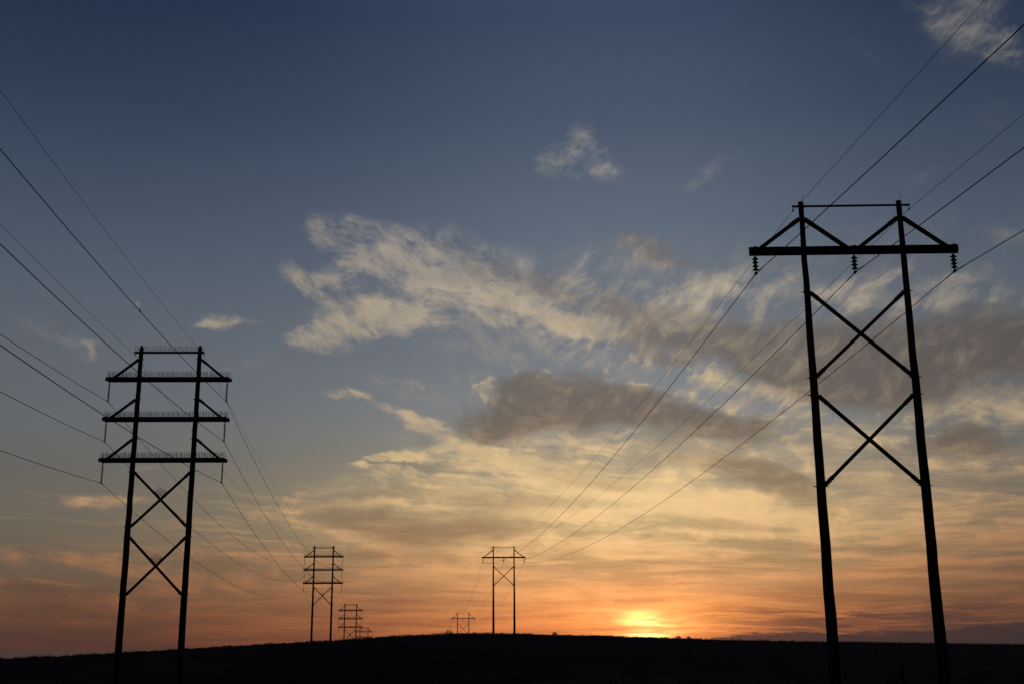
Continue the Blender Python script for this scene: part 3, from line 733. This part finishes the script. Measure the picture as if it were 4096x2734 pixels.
# ------------------------------------------------------------------ wires (one continuous conductor each)
LP = [(-22.392, 73.279, 20.324, .023), (-38.585, 237.855, 20.407, .04), (-53.57, 388.48, 13.48, .05), (-72.88, 577.8, 8.10, .05)]
RP = [(13.247, 42.35, 18.213, -.022), (-1.777, 214.687, 18.431, .03), (-16.926, 396.306, 10.905, .05), (-31.35, 547.0, 5.68, .05)]
def on(s, off, P_, yo=0.0):
    x, y, z, w = P_
    return Vector((x + s * math.cos(w) - yo * math.sin(w), y + s * math.sin(w) + yo * math.cos(w), z + off))
def wire(name, label, group, back, sag0, s, off, line, sags, r, yo=0.0, armor=0.0):
    st = [Vector(back)] + [on(s, off, q, yo) for q in line]
    # a last half span runs on down behind the hill
    d = (st[-1] - st[-2]); st.append(st[-1] + Vector((d.x, d.y, -4)) * .8)
    sg = [sag0] + sags
    b = MB(); pts = []; rad = []
    for i in range(len(st) - 1):
        A, B = st[i], st[i + 1]; n = 90 if i < 2 else 36
        ts = [k / n for k in range(n)]
        if armor:
            L = (B - A).length; ts = sorted(set(ts + [.75 / L, .85 / L, 1 - .75 / L, 1 - .85 / L, .35 / L, 1 - .35 / L]))
        for t in ts:
            p = A.lerp(B, t); p.z -= 4 * sg[min(i, len(sg) - 1)] * t * (1 - t)
            pts.append(p)
            dd = min(t, 1 - t) * (B - A).length
            rad.append(r + armor if dd < .8 else r)
    pts.append(st[-1]); rad.append(r)
    b.tube(pts, rad, 6)
    return tag(b.build(name, M_WIRE, None, True), label, 'wire', group)
GL, GR = 'conductors of the left line', 'conductors of the right line'
RC, RS = .016, .0085
for lab, back, s0, s, k, sag1 in [
    ('upper left conductor of the left line, hung at the outer end of the top arm', (-10.89, -78.42, 21.28), 3.51, -3.81, 'a1', 3.68),
    ('middle left conductor of the left line, hung at the outer end of the middle arm', (-10.78, -78.42, 18.82), 3.51, -3.81, 'a2', 3.62),
    ('lower left conductor of the left line, hung at the outer end of the bottom arm', (-10.87, -78.42, 15.96), 3.52, -3.81, 'a3', 3.65),
    ('upper right conductor of the left line, passing over the contrail to the top arm', (-3.08, -81.58, 20.62), 3.58, 3.81, 'a1', 4.29),
    ('middle right conductor of the left line, crossing both poles to the middle arm', (-2.92, -81.58, 18.34), 3.61, 3.81, 'a2', 4.14),
    ('lower right conductor of the left line, crossing both poles to the bottom arm', (-3.66, -81.58, 15.84), 3.54, 3.81, 'a3', 4.01)]:
    wire('power_conductor', lab, GL, back, s0, s, ZL[k] - 1.44, LP, [sag1, 3.6, 4.6, 3], RC, 0, .006)
wire('static_wire', 'thin static wire on the left tip of the spiked top bar', 'static wires of the left line', (-8.26, -79.07, 24.17), 2.88, -2.25, ZL['bar'] - .17, LP, [2.36, 2.2, 3, 2], RS, -.19)
wire('static_wire', 'thin static wire on the right tip of the spiked top bar', 'static wires of the left line', (-4.8, -80.93, 23.81), 2.89, 2.25, ZL['bar'] - .17, LP, [3.14, 2.8, 3, 2], RS, -.19)
for lab, back, s0, s, sag1 in [
    ('left conductor of the right line, hung from the left end of the single beam', (27.91, -119.88, 22.63), 2.69, -3.81, 3.35),
    ('centre conductor of the right line, hung from the middle of the single beam', (31.48, -120.0, 22.96), 2.68, 0, 2.99),
    ('right conductor of the right line, hung from the right end of the single beam', (34.63, -120.12, 22.23), 2.9, 3.81, 3.1)]:
    wire('power_conductor', lab, GR, back, s0, s, ZR['arm'] - .9, RP, [sag1, 3.6, 3.0, 2.5], RC, 0, .006)
wire('static_wire', 'thin static wire on the left tip of the bare top bar', 'static wires of the right line', (28.11, -119.93, 25.17), 1.48, -2.25, ZR['bar'] - .17, RP, [2.39, 2.6, 2.2, 2], RS, -.14)
wire('static_wire', 'thin static wire on the right tip of the bare top bar', 'static wires of the right line', (33.56, -120.07, 24.2), 1.49, 2.25, ZR['bar'] - .17, RP, [1.88, 2.4, 2.2, 2], RS, -.14)

# ------------------------------------------------------------------ wire fence in the dark foreground
fe = bpy.data.objects.new('wire_fence', None); C.objects.link(fe)
fe.location = (0, 26, ground(0, 26))
tag(fe, 'barbed wire fence on thin posts crossing the dark foreground', 'fence')
tops = []
for i, x in enumerate([-16, -13, -9.9, -6.9, -3.88, -.78, 2.33, 5.3, 8.4, 11.4, 14.5, 17.6]):
    zb = ground(x, 26) - fe.location.z
    h = 1.0 + .012 * x + random.uniform(-.02, .02)
    lean = random.uniform(-.03, .03)
    b = MB()
    if i in (8, 2):
        b.tube([(x, 0, zb - .3), (x + lean * .5, 0, zb + h * .5), (x + lean, 0, zb + h + .06)], [.05, .047, .042], 9)
    else:
        b.beam((x, 0, zb - .3), (x + lean, 0, zb + h), .035, .006)
        b.beam((x, .016, zb - .3), (x + lean, .016, zb + h), .006, .035, (1, 0, 0))
    b.build('fence_post', M_POST, fe)
    tops.append((x, lean, zb, h))
for k in (.28, .5, .72, .92):
    b = MB(); pts = []
    for (x, l, zb, h), (x2, l2, zb2, h2) in zip(tops, tops[1:]):
        for t in (0, .25, .5, .75):
            pts.append((x + (x2 - x) * t + l * k, -.022, zb + (zb2 - zb) * t + k * (h + (h2 - h) * t) - .02 * 4 * t * (1 - t)))
    x, l, zb, h = tops[-1]; pts.append((x, -.022, zb + k * h))
    b.tube(pts, .0035, 5)
    for p, q in zip(pts, pts[1:]):
        for t in (.2, .5, .8):
            c = Vector(p).lerp(Vector(q), t)
            b.tube([c + Vector((-.01, 0, .022)), c + Vector((.01, 0, -.022))], .0025, 3); b.tube([c + Vector((.01, .012, .018)), c + Vector((-.01, -.012, -.018))], .0025, 3)
    b.build('barbed_wire', M_STEEL, fe)

# ------------------------------------------------------------------ contrail
def contrail():
    D0, D1 = 37500.0, 38600.0
    d_head = Vector((-.30666, .91446, .26407)); d_tail = Vector((-.30931, .91078, .27351))
    A = d_head * D0; B = d_tail * D1
    e = bpy.data.objects.new('contrail', None); C.objects.link(e); e.location = A
    tag(e, 'short bright forked contrail of a distant jet above the left conductor', 'contrail')
    m = bpy.data.materials.new('sunlit_ice_trail'); m.use_nodes = True
    nt = m.node_tree; k = G(nt); nt.nodes.clear()
    uv = k.new('ShaderNodeTexCoord').outputs['Generated']
    sp = k.new('ShaderNodeSeparateXYZ'); k.put(sp.inputs[0], uv)
    fade = k.m('MULTIPLY', k.smooth(sp.outputs[2], 1.0, .35), .97)
    tr = k.new('ShaderNodeBsdfTransparent'); tl = k.new('ShaderNodeBsdfTranslucent'); df = k.new('ShaderNodeBsdfDiffuse')
    tl.inputs[0].default_value = (.9, .9, .9, 1); df.inputs[0].default_value = (.9, .9, .9, 1)
    ms = k.new('ShaderNodeMixShader'); ms.inputs[0].default_value = .85
    nt.links.new(df.outputs[0], ms.inputs[1]); nt.links.new(tl.outputs[0], ms.inputs[2])
    m2 = k.new('ShaderNodeMixShader'); k.put(m2.inputs[0], fade)
    nt.links.new(tr.outputs[0], m2.inputs[1]); nt.links.new(ms.outputs[0], m2.inputs[2])
    o = k.new('ShaderNodeOutputMaterial'); nt.links.new(m2.outputs[0], o.inputs[0])
    ax = B - A
    side = ax.cross(d_head).normalized()
    for s, r in ((-1, 17), (1, 27)):
        b = MB()
        b.tube([side * s * 7, ax * .3 + side * s * 15, ax * .65 + side * s * 22, ax + side * s * 30], [20, r, r * .85, r * .5], 10)
        b.build('vapour_trail', m, e, True)
contrail()
